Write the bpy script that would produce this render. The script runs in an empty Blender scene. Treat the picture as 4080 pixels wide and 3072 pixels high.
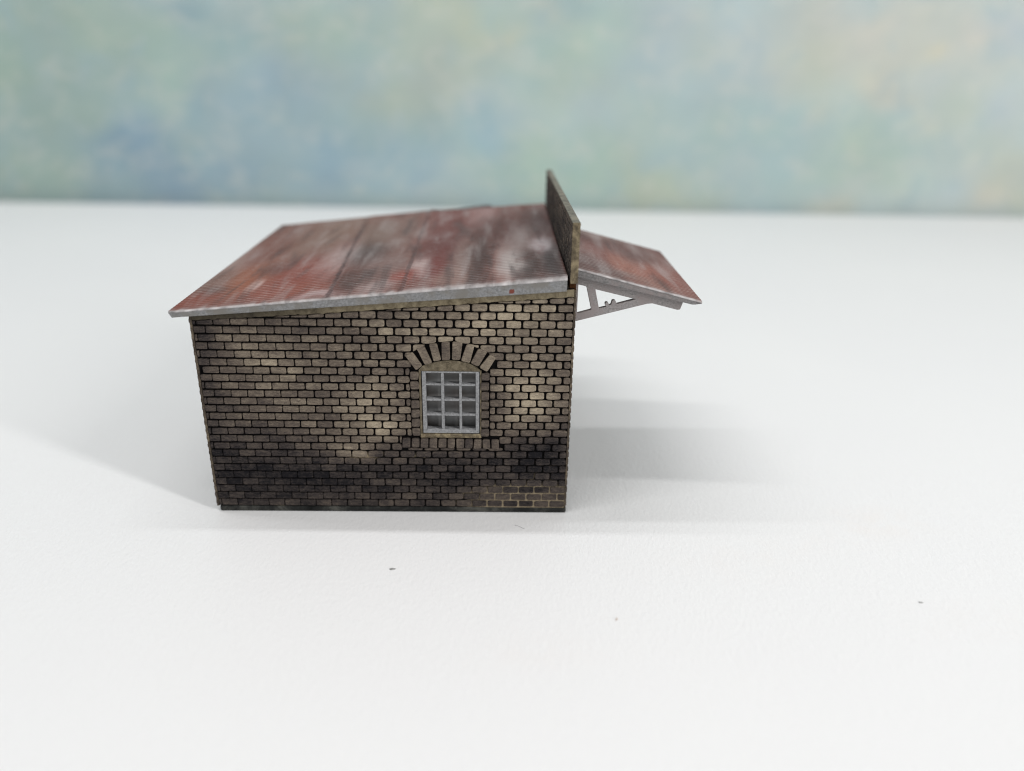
import bpy, bmesh, math, random
from mathutils import Vector, Euler, noise

random.seed(7)
MM = 0.001                                  # the script thinks in millimetres, the scene is in metres
ROOT = Vector((28.0, 29.0, 0.0))            # base centre of the model building, in mm

scene = bpy.context.scene
col = scene.collection


# ------------------------------------------------------------------ helpers
def lin(c):
    r = []
    for v in c[:3]:
        v = v / 255.0
        r.append(v / 12.92 if v <= 0.04045 else ((v + 0.055) / 1.055) ** 2.4)
    return r


def clamp(v, a=0.0, b=1.0):
    return max(a, min(b, v))


class MB:
    """collects vertices (mm), faces and one colour per vertex"""
    def __init__(self):
        self.v, self.f, self.c = [], [], []

    def vert(self, p, c=(0.5, 0.5, 0.5, 1)):
        self.v.append((p[0], p[1], p[2]))
        self.c.append(c)
        return len(self.v) - 1

    def face(self, *i):
        self.f.append(i)

    def ring(self, pts, c):
        return [self.vert(p, c) for p in pts]

    def box(self, a, b, c=(0.5, 0.5, 0.5, 1)):
        x0, y0, z0 = a
        x1, y1, z1 = b
        i = self.ring([(x0, y0, z0), (x1, y0, z0), (x1, y1, z0), (x0, y1, z0),
                       (x0, y0, z1), (x1, y0, z1), (x1, y1, z1), (x0, y1, z1)], c)
        for q in ((0, 3, 2, 1), (4, 5, 6, 7), (0, 1, 5, 4), (1, 2, 6, 5), (2, 3, 7, 6), (3, 0, 4, 7)):
            self.face(*[i[k] for k in q])

    def build(self, name, mat, parent=None, smooth=False, bevel=0.0, origin=None, fix=True):
        org = origin if origin is not None else (ROOT if parent is not None else Vector((0, 0, 0)))
        me = bpy.data.meshes.new(name)
        me.from_pydata([((x - org[0]) * MM, (y - org[1]) * MM, (z - org[2]) * MM) for x, y, z in self.v], [], self.f)
        at = me.color_attributes.new('wear', 'FLOAT_COLOR', 'POINT')
        for k, c in enumerate(self.c):
            at.data[k].color = c
        if fix:
            bm = bmesh.new()
            bm.from_mesh(me)
            bmesh.ops.recalc_face_normals(bm, faces=bm.faces)
            bm.to_mesh(me)
            bm.free()
        if smooth:
            for p in me.polygons:
                p.use_smooth = True
        me.materials.append(mat)
        o = bpy.data.objects.new(name, me)
        col.objects.link(o)
        if parent is not None:
            o.parent = parent
        elif origin is not None:
            o.location = Vector(origin) * MM
        if bevel:
            b = o.modifiers.new('bevel', 'BEVEL')
            b.width = bevel * MM
            b.segments = 2
            b.limit_method = 'ANGLE'
            b.angle_limit = math.radians(40)
        return o


def clip(poly, px, pz, nx, nz):
    """keep the part of a convex polygon where (p - p0).n <= 0"""
    out = []
    for i in range(len(poly)):
        a, b = poly[i], poly[(i + 1) % len(poly)]
        da = (a[0] - px) * nx + (a[1] - pz) * nz
        db = (b[0] - px) * nx + (b[1] - pz) * nz
        if da <= 0:
            out.append(a)
        if da * db < 0:
            t = da / (da - db)
            out.append((a[0] + (b[0] - a[0]) * t, a[1] + (b[1] - a[1]) * t))
    return out


def area(poly):
    return abs(sum(poly[i][0] * poly[(i + 1) % len(poly)][1] - poly[(i + 1) % len(poly)][0] * poly[i][1]
                   for i in range(len(poly)))) / 2


def rounded(poly, r, n=3):
    out = []
    m = len(poly)
    for i in range(m):
        p, a, b = Vector(poly[i]), Vector(poly[i - 1]), Vector(poly[(i + 1) % m])
        ra = min(r, (a - p).length * 0.42)
        rb = min(r, (b - p).length * 0.42)
        if (a - p).length < 1e-6 or (b - p).length < 1e-6:
            continue
        s, e = p + (a - p).normalized() * ra, p + (b - p).normalized() * rb
        for k in range(n):
            t = k / (n - 1)
            q = s * (1 - t) ** 2 + p * 2 * t * (1 - t) + e * t * t
            out.append((q.x, q.y))
    return out


def brick(mb, poly, M, face=0.0, back=-0.34, r=0.33, bev=0.10, n=3, colfn=None, rough=0.035):
    """one brick: rounded outline, worn arris, standing off the mortar"""
    if len(poly) < 3 or area(poly) < 0.09:
        return
    rnd = random.random()
    poly = [(x + random.uniform(-rough, rough), z + random.uniform(-rough, rough)) for x, z in poly]
    o = rounded(poly, r * random.uniform(0.75, 1.15), n)
    cx = sum(p[0] for p in o) / len(o)
    cz = sum(p[1] for p in o) / len(o)
    tx, tz = random.gauss(0, 0.014), random.gauss(0, 0.02)
    lift = random.gauss(0, 0.012)
    A, B, C_ = [], [], []
    for x, z in o:
        c = colfn(x, z, rnd) if colfn else (0.5, rnd, 0, 1)
        d = math.hypot(x - cx, z - cz)
        k = 1 - bev / max(d, 0.2)
        xi, zi = cx + (x - cx) * k, cz + (z - cz) * k
        f = face + lift + tx * (x - cx) + tz * (z - cz) + random.gauss(0, 0.006)
        A.append(mb.vert(M(xi, zi, f), c))
        B.append(mb.vert(M(x, z, f - bev * 0.8), c))
        C_.append(mb.vert(M(x, z, back), c))
    m = len(A)
    mb.face(*A)
    for i in range(m):
        j = (i + 1) % m
        mb.face(A[i], B[i], B[j], A[j])
        mb.face(B[i], C_[i], C_[j], B[j])


# ------------------------------------------------------------------ node helpers
class NT:
    def __init__(self, name):
        self.m = bpy.data.materials.new(name)
        self.m.use_nodes = True
        self.t = self.m.node_tree
        self.t.nodes.clear()
        self.out = self.t.nodes.new('ShaderNodeOutputMaterial')
        self.b = self.t.nodes.new('ShaderNodeBsdfPrincipled')
        self.t.links.new(self.b.outputs[0], self.out.inputs[0])

    def link(self, a, b):
        if isinstance(a, (int, float)):
            b.default_value = a
        elif isinstance(a, (tuple, list)):
            b.default_value = tuple(a) if len(a) == len(b.default_value) else tuple(a)[:3] + (1,)
        else:
            self.t.links.new(a, b)

    def coord(self, scale=(1, 1, 1)):
        """object coordinates in millimetres, stretched by scale"""
        tc = self.t.nodes.new('ShaderNodeTexCoord')
        mp = self.t.nodes.new('ShaderNodeMapping')
        mp.inputs['Scale'].default_value = [1000.0 * s for s in scale]
        self.t.links.new(tc.outputs['Object'], mp.inputs['Vector'])
        return mp.outputs[0]

    def noise(self, vec, scale, detail=3, rough=0.55, dist=0.0):
        n = self.t.nodes.new('ShaderNodeTexNoise')
        self.t.links.new(vec, n.inputs['Vector'])
        n.inputs['Scale'].default_value = scale
        n.inputs['Detail'].default_value = detail
        n.inputs['Roughness'].default_value = rough
        n.inputs['Distortion'].default_value = dist
        return n.outputs['Fac']

    def voro(self, vec, scale, feature='F1', out='Distance', rnd=1.0):
        n = self.t.nodes.new('ShaderNodeTexVoronoi')
        n.feature = feature
        self.t.links.new(vec, n.inputs['Vector'])
        n.inputs['Scale'].default_value = scale
        n.inputs['Randomness'].default_value = rnd
        return n.outputs[out]

    def math(self, op, a, b=0.0, c=None, cl=False):
        n = self.t.nodes.new('ShaderNodeMath')
        n.operation = op
        n.use_clamp = cl
        self.link(a, n.inputs[0])
        self.link(b, n.inputs[1])
        if c is not None:
            self.link(c, n.inputs[2])
        return n.outputs[0]

    def rng(self, v, a, b, c=0.0, d=1.0, smooth=True):
        n = self.t.nodes.new('ShaderNodeMapRange')
        n.interpolation_type = 'SMOOTHSTEP' if smooth else 'LINEAR'
        self.link(v, n.inputs[0])
        for k, x in zip((1, 2, 3, 4), (a, b, c, d)):
            n.inputs[k].default_value = x
        return n.outputs[0]

    def mix(self, f, a, b, mode='MIX'):
        n = self.t.nodes.new('ShaderNodeMix')
        n.data_type = 'RGBA'
        n.blend_type = mode
        self.link(f, n.inputs[0])
        self.link(a, n.inputs[6])
        self.link(b, n.inputs[7])
        return n.outputs[2]

    def ramp(self, f, stops):
        n = self.t.nodes.new('ShaderNodeValToRGB')
        e = n.color_ramp.elements
        while len(e) < len(stops):
            e.new(0.5)
        for k, (p, c) in enumerate(stops):
            e[k].position = p
            e[k].color = tuple(c[:3]) + (1,)
        self.link(f, n.inputs[0])
        return n.outputs[0]

    def attr(self):
        n = self.t.nodes.new('ShaderNodeAttribute')
        n.attribute_name = 'wear'
        s = self.t.nodes.new('ShaderNodeSeparateColor')
        self.t.links.new(n.outputs['Color'], s.inputs[0])
        return n.outputs['Color'], s.outputs[0], s.outputs[1], s.outputs[2], n.outputs['Alpha']

    def bump(self, h, dist, strength=1.0):
        n = self.t.nodes.new('ShaderNodeBump')
        n.inputs['Distance'].default_value = dist * MM
        n.inputs['Strength'].default_value = strength
        self.link(h, n.inputs['Height'])
        self.t.links.new(n.outputs[0], self.b.inputs['Normal'])

    def set(self, color=None, rough=0.6, spec=0.5, metal=0.0):
        if color is not None:
            self.link(color, self.b.inputs['Base Color'])
        self.link(rough, self.b.inputs['Roughness'])
        self.b.inputs['Specular IOR Level'].default_value = spec
        self.b.inputs['Metallic'].default_value = metal
        return self.m


# ------------------------------------------------------------------ materials
def mat_brick(name, gain=1.0):
    n = NT(name)
    _, tone, rnd, pale, _a = n.attr()
    fib = n.noise(n.coord((1.0, 1.0, 3.2)), 1.5, 6, 0.68, 0.6)
    grit = n.noise(n.coord(), 7.0, 4, 0.7)
    patch = n.noise(n.coord((1, 1, 1.4)), 0.22, 4, 0.6, 0.8)
    t = n.math('ADD', tone, n.math('MULTIPLY', n.math('SUBTRACT', rnd, 0.5), 0.19))
    t = n.math('ADD', t, n.math('MULTIPLY', n.math('SUBTRACT', patch, 0.5), 0.50))
    t = n.math('ADD', t, n.math('MULTIPLY', n.math('SUBTRACT', fib, 0.5), 0.80))
    t = n.math('ADD', t, n.math('MULTIPLY', n.math('SUBTRACT', grit, 0.5), 0.55), cl=True)
    g = gain
    c = n.ramp(t, [(0.0, (0.010 * g, 0.0095 * g, 0.0115 * g)), (0.22, (0.053 * g, 0.044 * g, 0.041 * g)),
                   (0.45, (0.118 * g, 0.095 * g, 0.078 * g)), (0.68, (0.240 * g, 0.199 * g, 0.153 * g)),
                   (1.0, (0.52 * g, 0.44 * g, 0.325 * g))])
    h = n.math('ADD', n.math('MULTIPLY', fib, 0.6), n.math('MULTIPLY', grit, 0.5))
    n.bump(h, 0.09, 0.8)
    return n.set(c, 0.88, 0.12)


def mat_mortar(name):
    n = NT(name)
    _, tone, rnd, pale, _a = n.attr()
    grit = n.noise(n.coord(), 3.0, 5, 0.7)
    pt = n.noise(n.coord(), 0.55, 3, 0.6)
    p = n.rng(n.math('ADD', pale, n.math('MULTIPLY', n.math('SUBTRACT', pt, 0.5), 0.9)), 0.34, 0.66)
    dark = n.ramp(grit, [(0.3, (0.0020, 0.0020, 0.0024)), (0.75, (0.008, 0.0075, 0.0075))])
    lightc = n.ramp(grit, [(0.3, (0.16, 0.13, 0.09)), (0.75, (0.38, 0.31, 0.21))])
    n.bump(grit, 0.06, 0.7)
    return n.set(n.mix(p, dark, lightc), 0.95, 0.08)


def mat_card(name, cols, scale=1.1, spots=0.5, soot=False):
    """bare laser-cut card with dark wash in blotches"""
    n = NT(name)
    b = n.noise(n.coord(), scale, 6, 0.7, 0.5)
    g = n.noise(n.coord(), 6.0, 4, 0.7)
    t = n.math('ADD', n.math('MULTIPLY', b, 1 - spots * 0.4), n.math('MULTIPLY', g, spots * 0.4))
    n.bump(g, 0.06, 0.6)
    c = n.ramp(t, cols)
    if soot:
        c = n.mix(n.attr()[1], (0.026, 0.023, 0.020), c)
    return n.set(c, 0.9, 0.12)


def mat_roof(name):
    n = NT(name)
    colr, _r, _g, _b, crest = n.attr()
    streak = n.noise(n.coord((1.0, 0.13, 1.0)), 0.40, 4, 0.56, 0.3)
    fine = n.noise(n.coord((0.22, 0.75, 1.0)), 1.6, 6, 0.70)
    dots = n.noise(n.coord((0.35, 1.0, 1.0)), 6.0, 3, 0.7)
    c = n.mix(n.rng(streak, 0.48, 0.76, 0.0, 0.75), colr, n.mix(0.6, colr, (0.38, 0.34, 0.335)))
    c = n.mix(n.rng(streak, 0.50, 0.28, 0.0, 0.8), c, n.mix(0.75, colr, (0.040, 0.022, 0.021)))
    # rust blooms
    ru = n.noise(n.coord((1.0, 0.35, 1.0)), 0.24, 4, 0.6, 0.6)
    c = n.mix(n.rng(ru, 0.54, 0.74, 0.0, 0.38), c, (0.18, 0.060, 0.046))
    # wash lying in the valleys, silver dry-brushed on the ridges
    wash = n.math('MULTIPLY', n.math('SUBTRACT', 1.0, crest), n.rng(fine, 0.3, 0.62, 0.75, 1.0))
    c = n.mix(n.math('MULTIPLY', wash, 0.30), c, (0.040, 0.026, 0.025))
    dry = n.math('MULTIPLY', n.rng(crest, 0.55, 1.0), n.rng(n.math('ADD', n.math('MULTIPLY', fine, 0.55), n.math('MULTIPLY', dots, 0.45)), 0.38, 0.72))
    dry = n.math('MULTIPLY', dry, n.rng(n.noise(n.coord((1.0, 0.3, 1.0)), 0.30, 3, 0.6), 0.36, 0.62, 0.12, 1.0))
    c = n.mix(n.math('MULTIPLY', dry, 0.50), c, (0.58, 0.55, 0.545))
    n.bump(n.math('ADD', n.math('MULTIPLY', fine, 0.5), n.math('MULTIPLY', dots, 0.5)), 0.08, 0.7)
    return n.set(c, n.rng(fine, 0.3, 0.7, 0.46, 0.68), 0.42)


def mat_fascia(name, base, rust=0.0, warm=None, spot=None):
    n = NT(name)
    g = n.noise(n.coord((1.0, 1.0, 1.3)), 3.0, 6, 0.72)
    big = n.noise(n.coord(), 0.35, 4, 0.6)
    lo = [v * 0.42 for v in base]
    hi = [min(0.9, v * 1.5) for v in base]
    c = n.ramp(g, [(0.28, lo), (0.5, base), (0.75, hi)])
    if warm:
        c = n.mix(n.rng(big, 0.42, 0.66), c, warm)
    if rust:
        r = n.noise(n.coord(), 0.75, 4, 0.6, 0.4)
        c = n.mix(n.rng(r, 0.66, 0.72, 0.0, rust), c, (0.20, 0.055, 0.038))
    if spot:
        vm = n.t.nodes.new('ShaderNodeVectorMath')
        vm.operation = 'DISTANCE'
        wob = n.t.nodes.new('ShaderNodeVectorMath')
        wob.operation = 'ADD'
        n.t.links.new(n.coord(), wob.inputs[0])
        n.t.links.new(n.math('MULTIPLY', n.math('SUBTRACT', n.noise(n.coord(), 3.0, 3), 0.5), 0.5), wob.inputs[1])
        n.t.links.new(wob.outputs[0], vm.inputs[0])
        vm.inputs[1].default_value = spot
        c = n.mix(n.rng(vm.outputs['Value'], 0.42, 0.30), c, (0.17, 0.040, 0.026))
    n.bump(g, 0.07, 0.7)
    return n.set(c, 0.62, 0.4)


# ------------------------------------------------------------------ weathering of the front wall (soot, dust, dry-brushing)
TONE = [
    (49.23, 19.67, 4.2, 5.3, 0.38),
    (47.45, 32.81, 8.0, 3.4, 0.26),
    (36.12, 30.38, 6.6, 4.2, 0.16),
    (25.69, 19.85, 4.5, 2.5, 0.22),
    (27.36, 15.24, 4.2, 2.1, 0.3),
    (21.71, 10.85, 4.3, 2.0, 0.32),
    (8.68, 26.15, 4.8, 4.3, 0.09),
    (13.58, 23.41, 5.6, 4.8, 0.07),
    (16.69, 15.99, 4.6, 2.5, 0.07),
    (34.2, 26.83, 3.3, 3.5, 0.1),
    (29.66, 5.1, 6.4, 2.7, 0.06),
    (50.82, 3.89, 5.6, 2.3, -0.06),
    (15.9, 6.35, 16.6, 4.0, -0.22),
    (50.21, 11.54, 5.9, 3.5, -0.2),
    (52.45, 14.61, 2.3, 2.6, -0.1),
    (1.49, 29.98, 2.2, 4.6, -0.22),
    (8.95, 31.79, 8.0, 1.0, -0.14),
    (8.97, 15.06, 6.5, 3.0, -0.12),
    (0.76, 19.19, 2.2, 8.1, -0.14),
    (38.44, 7.44, 7.9, 2.2, -0.14),
    (43.88, 21.28, 1.5, 4.9, -0.12),
    (23.25, 29.06, 4.0, 1.6, -0.05),
    (53.46, 8.46, 3.2, 3.5, -0.12),]


def tone(x, z):
    t = 0.385 + 0.10 * clamp((z - 8) / 20) - 0.13 * clamp((15.5 - z) / 6) - 0.05 * clamp((9 - x) / 9)
    for cx, cz, rx, rz, a in TONE:
        q = ((x - cx) / rx) ** 2 + ((z - cz) / rz) ** 2
        if q < 9:
            t += (1.05 if a > 0 else 0.95) * a * math.exp(-q * 0.9)
    return clamp(t, 0.02, 1)


def pale(x, z):
    """bare card showing in the joints, low on the right"""
    p = 1.0 * clamp((7.6 - z) / 4.5) * clamp((x - 34.0) / 11)
    p += 0.75 * math.exp(-((x - 52) / 4.5) ** 2 - ((z - 8.5) / 1.5) ** 2) * 0.5
    p += 0.7 * math.exp(-((x - 24) / 5) ** 2 - ((z - 9.8) / 1.2) ** 2)
    p += 0.8 * math.exp(-((x - 32.5) / 1.6) ** 2 - ((z - 10.6) / 0.8) ** 2)
    p += 0.5 * math.exp(-((x - 8) / 9) ** 2 - ((z - 1.2) / 0.5) ** 2)
    return clamp(p * 0.90)


def wear_front(x, z, rnd):
    return (tone(x, z), rnd, pale(x, z), 1)


def wear_side(x, z, rnd):
    return (0.24 + 0.25 * clamp(z / 36) + 0.12 * noise.noise(Vector((x * 0.12, z * 0.12, 4.2))), rnd, 0, 1)


def wear_dark(x, z, rnd):
    return (0.25 + 0.12 * clamp((z - 40) / 6) + 0.12 * noise.noise(Vector((x * 0.3, z * 0.3, 1.2))), rnd, 0, 1)


# ------------------------------------------------------------------ dimensions (mm)
W, DEPTH = 56.0, 57.0
PITCH_Z, Z0, PITCH_X = 1.2590, 1.02, 2.490
XL, XR = 0.42, 55.64                         # the front card stands between the ends of the side cards


def roof_top(x):
    return 33.878 + 0.09667 * x


def roof_under(x):
    return roof_top(x) - (1.05 + (x + 2.3) / 57.0 * 0.93)


def strip_z(x):
    """lower edge of the smooth card strip under the roof"""
    return roof_under(x) - 0.80 - 0.28 * clamp(x / 18)


M_front = lambda u, z, d: (u, -d, z)
M_left = lambda u, z, d: (-d, u, z)
M_right = lambda u, z, d: (W + d, u, z)
M_back = lambda u, z, d: (u, DEPTH + d, z)

m_brick = mat_brick('weathered_brick')
m_mortar = mat_mortar('sooty_joints')
m_tan = mat_card('tan_card', [(0.25, (0.035, 0.030, 0.022)), (0.45, (0.20, 0.165, 0.105)), (0.62, (0.34, 0.285, 0.19)), (0.85, (0.45, 0.385, 0.265))], 0.9)
m_lining = mat_card('worn_lining_card', [(0.28, (0.030, 0.026, 0.020)), (0.45, (0.115, 0.095, 0.065)), (0.62, (0.215, 0.180, 0.125)), (0.85, (0.33, 0.28, 0.195))], 1.3)
m_strip = mat_card('sooted_tan_card', [(0.25, (0.035, 0.030, 0.022)), (0.45, (0.17, 0.14, 0.092)), (0.62, (0.29, 0.245, 0.165)), (0.85, (0.42, 0.36, 0.25))], 0.9, soot=True)
m_edge = mat_card('card_edge', [(0.30, (0.030, 0.026, 0.020)), (0.47, (0.13, 0.105, 0.07)), (0.60, (0.30, 0.245, 0.155)), (0.85, (0.42, 0.35, 0.23))], 0.55)
m_side = mat_card('side_edge', [(0.30, (0.022, 0.018, 0.015)), (0.5, (0.085, 0.068, 0.052)), (0.68, (0.24, 0.195, 0.135)), (0.9, (0.36, 0.29, 0.2))], 0.7)
m_cap = mat_card('sooty_cap', [(0.30, (0.060, 0.060, 0.053)), (0.5, (0.17, 0.165, 0.138)), (0.75, (0.32, 0.29, 0.225))], 0.6)
m_base = mat_card('base_edge', [(0.32, (0.006, 0.007, 0.007)), (0.50, (0.026, 0.027, 0.026)), (0.62, (0.085, 0.085, 0.076)), (0.8, (0.16, 0.15, 0.12))], 0.22, 0.4)
m_core = mat_card('dark_core', [(0.3, (0.010, 0.009, 0.008)), (0.7, (0.04, 0.034, 0.028))], 0.6)
m_orange = mat_card('raw_wood', [(0.3, (0.02, 0.008, 0.003)), (0.7, (0.09, 0.034, 0.010))], 0.8)
m_roof = mat_roof('rusty_corrugated_sheet')
m_fascia = mat_fascia('grey_fascia_paint', (0.225, 0.227, 0.231), 0.8, (0.19, 0.18, 0.165))
m_spot = mat_fascia('grey_fascia_paint_with_red_dab', (0.225, 0.227, 0.231), 0.8, (0.19, 0.18, 0.165), (46.6 - ROOT.x, -0.72 - ROOT.y, 37.1))
m_fascia2 = mat_fascia('brown_grey_fascia', (0.190, 0.183, 0.183), 0.35, (0.24, 0.205, 0.20))
m_timber = mat_fascia('stained_timber', (0.275, 0.258, 0.255), 0.25, (0.28, 0.245, 0.24))
m_window = mat_fascia('grey_window_paint', (0.27, 0.273, 0.28), 0.0)

# ------------------------------------------------------------------ the model building
root = bpy.data.objects.new('model_building', None)
col.objects.link(root)
root.location = ROOT * MM
root.empty_display_size = 0.01
root['label'] = 'small sooty brick model building with rusty sloping tin roof standing on the white table'
root['category'] = 'model building'

# window opening
WX0, WX1, WZ0, WZ1 = 33.24, 42.10, 14.02, 24.62
ARC_C, ARC_R = (37.55, 19.35), 9.75          # circle round the outside of the arch

ARCH = [[(31.14, 26.96), (32.03, 27.5), (33.46, 25.31), (32.56, 24.69)],
        [(32.79, 28.1), (33.79, 28.44), (34.91, 25.86), (33.9, 25.52)],
        [(34.58, 28.78), (35.64, 28.88), (36.23, 26.28), (35.23, 26.07)],
        [(36.41, 29.06), (37.58, 29.14), (37.67, 26.39), (36.54, 26.31)],
        [(38.14, 29.08), (39.41, 29.03), (39.17, 26.31), (37.92, 26.36)],
        [(40.18, 28.78), (41.29, 28.66), (40.54, 25.92), (39.35, 26.18)],
        [(41.85, 28.14), (43.04, 27.69), (41.85, 25.33), (40.76, 25.79)],
        [(43.54, 27.23), (44.41, 26.77), (43.11, 24.47), (42.04, 25.13)]]
JAMB_L = [(22.99, 24.35), (21.48, 22.79), (19.89, 21.23), (18.34, 19.68), (16.78, 18.13), (15.21, 16.64), (13.69, 15.07)]
JAMB_R = [(22.97, 24.26), (21.38, 22.69), (19.78, 21.17), (18.24, 19.6), (16.74, 18.05), (15.17, 16.46), (13.62, 15.02)]
SILL = [(30.07, 31.34), (31.51, 32.71), (32.88, 34.1), (34.25, 35.45), (35.62, 36.88), (37.02, 38.22),
        (38.39, 39.63), (39.76, 40.96), (41.11, 42.34), (42.48, 43.68), (43.88, 45.03)]


def trim_front(poly):
    """cut a brick where the window surround or the strip under the roof takes its place"""
    cx = sum(p[0] for p in poly) / len(poly)
    cz = sum(p[1] for p in poly) / len(poly)
    # strip under the roof
    s = (strip_z(56) - strip_z(0)) / 56.0
    k = math.hypot(s, 1)
    poly = clip(poly, cx, strip_z(cx) - 0.10, -s / k, 1 / k)
    if len(poly) < 3:
        return []
    # sill row and jambs
    x0, x1 = min(p[0] for p in poly), max(p[0] for p in poly)
    z0, z1 = min(p[1] for p in poly), max(p[1] for p in poly)

    def out_of(ax, bx):
        a = clip(poly, ax, 0, 1, 0) if x0 < ax else []
        b = clip(poly, bx, 0, -1, 0) if x1 > bx else []
        return a if (area(a) if len(a) > 2 else 0) >= (area(b) if len(b) > 2 else 0) else b
    if cz > 11.45 and cz < 13.62 and x1 > 29.85 and x0 < 45.25:
        if cz < 12.3 and x0 > 29.2 and x1 < 45.9:
            poly = clip(poly, 0, 11.60, 0, 1)
        else:
            poly = out_of(29.98, 45.12)
        return poly
    if 13.5 < cz < 24.5 and x1 > 31.4 and x0 < 43.75:
        return out_of(31.56, 43.58)
    # arch
    if cz >= 24.4:
        dx, dz = cx - ARC_C[0], cz - ARC_C[1]
        d = math.hypot(dx, dz)
        if d < ARC_R + 3 and abs(math.atan2(dx, dz)) < 0.80:
            far = max(poly, key=lambda p: math.hypot(p[0] - ARC_C[0], p[1] - ARC_C[1]))
            fd = math.hypot(far[0] - ARC_C[0], far[1] - ARC_C[1])
            if fd < ARC_R + 0.25:
                return []
            ux, uz = (far[0] + cx) / 2 - ARC_C[0], (far[1] + cz) / 2 - ARC_C[1]
            L = math.hypot(ux, uz)
            ux, uz = ux / L, uz / L
            poly = clip(poly, ARC_C[0] + ux * (ARC_R + 0.02), ARC_C[1] + uz * (ARC_R + 0.02), -ux, -uz)
    return poly


def courses(mb, M, u0, u1, anchor, zmax, trim=None, colfn=None, n=3, z0=Z0, full_even=True, face=0.0, back=-0.33):
    k = 0
    while z0 + k * PITCH_Z < zmax + 1:
        a, b = z0 + k * PITCH_Z + 0.12, z0 + (k + 1) * PITCH_Z - 0.125
        off = 0.0 if (k % 2 == 0) == full_even else PITCH_X / 2
        j = int((anchor - u0) / PITCH_X) + 2
        for i in range(-1, j + 1):
            xb = anchor - off - i * PITCH_X + PITCH_X
            xa = xb - PITCH_X
            gz = 0.0
            g = 0.165
            if trim is trim_front:
                g = 0.075 + 0.070 * clamp((xa - 11) / 16) - 0.05 * clamp((11 - a) / 6)
                g = max(0.05, g + random.gauss(0, 0.012))
                gz = 0.020 * clamp((11 - a) / 6) + 0.008 - 0.030 * clamp((26 - xa) / 14) * clamp((a - 7) / 5)
            x0, x1 = max(xa + g, u0), min(xb - g, u1)
            if x1 - x0 < 0.35:
                continue
            poly = [(x0, a - gz), (x1, a - gz), (x1, b + gz), (x0, b + gz)]
            if trim:
                poly = trim(poly)
            if len(poly) >= 3:
                rr_ = 0.30 if trim is not trim_front else 0.18 + 0.12 * clamp((x0 - 10) / 16) - 0.06 * clamp((11 - a) / 6)
                brick(mb, poly, M, colfn=colfn, n=n, face=face, back=back, r=rr_)
        k += 1


# --- front wall: joints plane with a hole for the window, then every brick
mb = MB()
xs = sorted(set([XL + 0.0, WX0, WX1, XR] + [1.4 * i for i in range(1, 40) if abs(1.4 * i - WX0) > 0.4 and abs(1.4 * i - WX1) > 0.4 and XL < 1.4 * i < XR]))
zs = [0.95] + [0.95 + 1.31 * i for i in range(1, 10)] + [WZ0] + [WZ0 + 1.325 * i for i in range(1, 8)] + [WZ1] + [WZ1 + 1.2 * i for i in range(1, 7)]
grid = {}
for i, x in enumerate(xs):
    for j, z in enumerate(zs):
        grid[i, j] = mb.vert((x, 0.31 - 0.24 * pale(x, z), z), wear_front(x, z, 0.5))
    zt = roof_under(x) + 0.15
    grid[i, len(zs)] = mb.vert((x, 0.31, zt), wear_front(x, zt, 0.5))
for i in range(len(xs) - 1):
    for j in range(len(zs)):
        xm = (xs[i] + xs[i + 1]) / 2
        zm = zs[j] + 0.1
        if WX0 < xm < WX1 and WZ0 < zm < WZ1:
            continue
        mb.face(grid[i, j], grid[i + 1, j], grid[i + 1, j + 1], grid[i, j + 1])
# inner side of the card
i0 = [mb.vert(p) for p in ((XL, 1.3, 0.95), (WX0, 1.3, 0.95), (WX1, 1.3, 0.95), (XR, 1.3, 0.95),
                           (XL, 1.3, WZ0), (WX0, 1.3, WZ0), (WX1, 1.3, WZ0), (XR, 1.3, WZ0),
                           (XL, 1.3, WZ1), (WX0, 1.3, WZ1), (WX1, 1.3, WZ1), (XR, 1.3, WZ1),
                           (XL, 1.3, roof_under(XL)), (WX0, 1.3, roof_under(WX0)), (WX1, 1.3, roof_under(WX1)), (XR, 1.3, roof_under(XR)))]
for r_ in range(3):
    for c_ in range(3):
        if not (r_ == 1 and c_ == 1):
            mb.face(i0[r_ * 4 + c_], i0[r_ * 4 + c_ + 4], i0[r_ * 4 + c_ + 5], i0[r_ * 4 + c_ + 1])
wall = mb.build('wall', m_mortar, root, fix=False)
wall['label'] = 'front wall of sooty tan bricks with one arched window'
mb = MB()
courses(mb, M_front, XL + 0.06, XR - 0.03, 55.70, 40, trim_front, wear_front)
fb = mb.build('brickwork', m_brick, wall)
fb['kind'] = 'stuff'

# smooth strip of card under the roof, ragged along its lower edge
mb = MB()
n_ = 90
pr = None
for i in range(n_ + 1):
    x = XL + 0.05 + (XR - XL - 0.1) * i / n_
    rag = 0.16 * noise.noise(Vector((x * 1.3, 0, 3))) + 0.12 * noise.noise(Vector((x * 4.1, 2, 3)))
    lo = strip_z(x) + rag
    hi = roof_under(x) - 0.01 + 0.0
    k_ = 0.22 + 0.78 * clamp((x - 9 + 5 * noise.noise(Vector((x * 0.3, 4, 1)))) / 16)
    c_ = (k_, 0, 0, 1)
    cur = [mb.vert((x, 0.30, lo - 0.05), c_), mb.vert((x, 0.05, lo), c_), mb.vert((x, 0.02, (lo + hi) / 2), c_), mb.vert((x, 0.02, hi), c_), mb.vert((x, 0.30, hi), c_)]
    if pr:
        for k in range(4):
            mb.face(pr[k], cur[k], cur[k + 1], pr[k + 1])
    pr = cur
mb.build('top_strip', m_strip, root, smooth=False)

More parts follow.
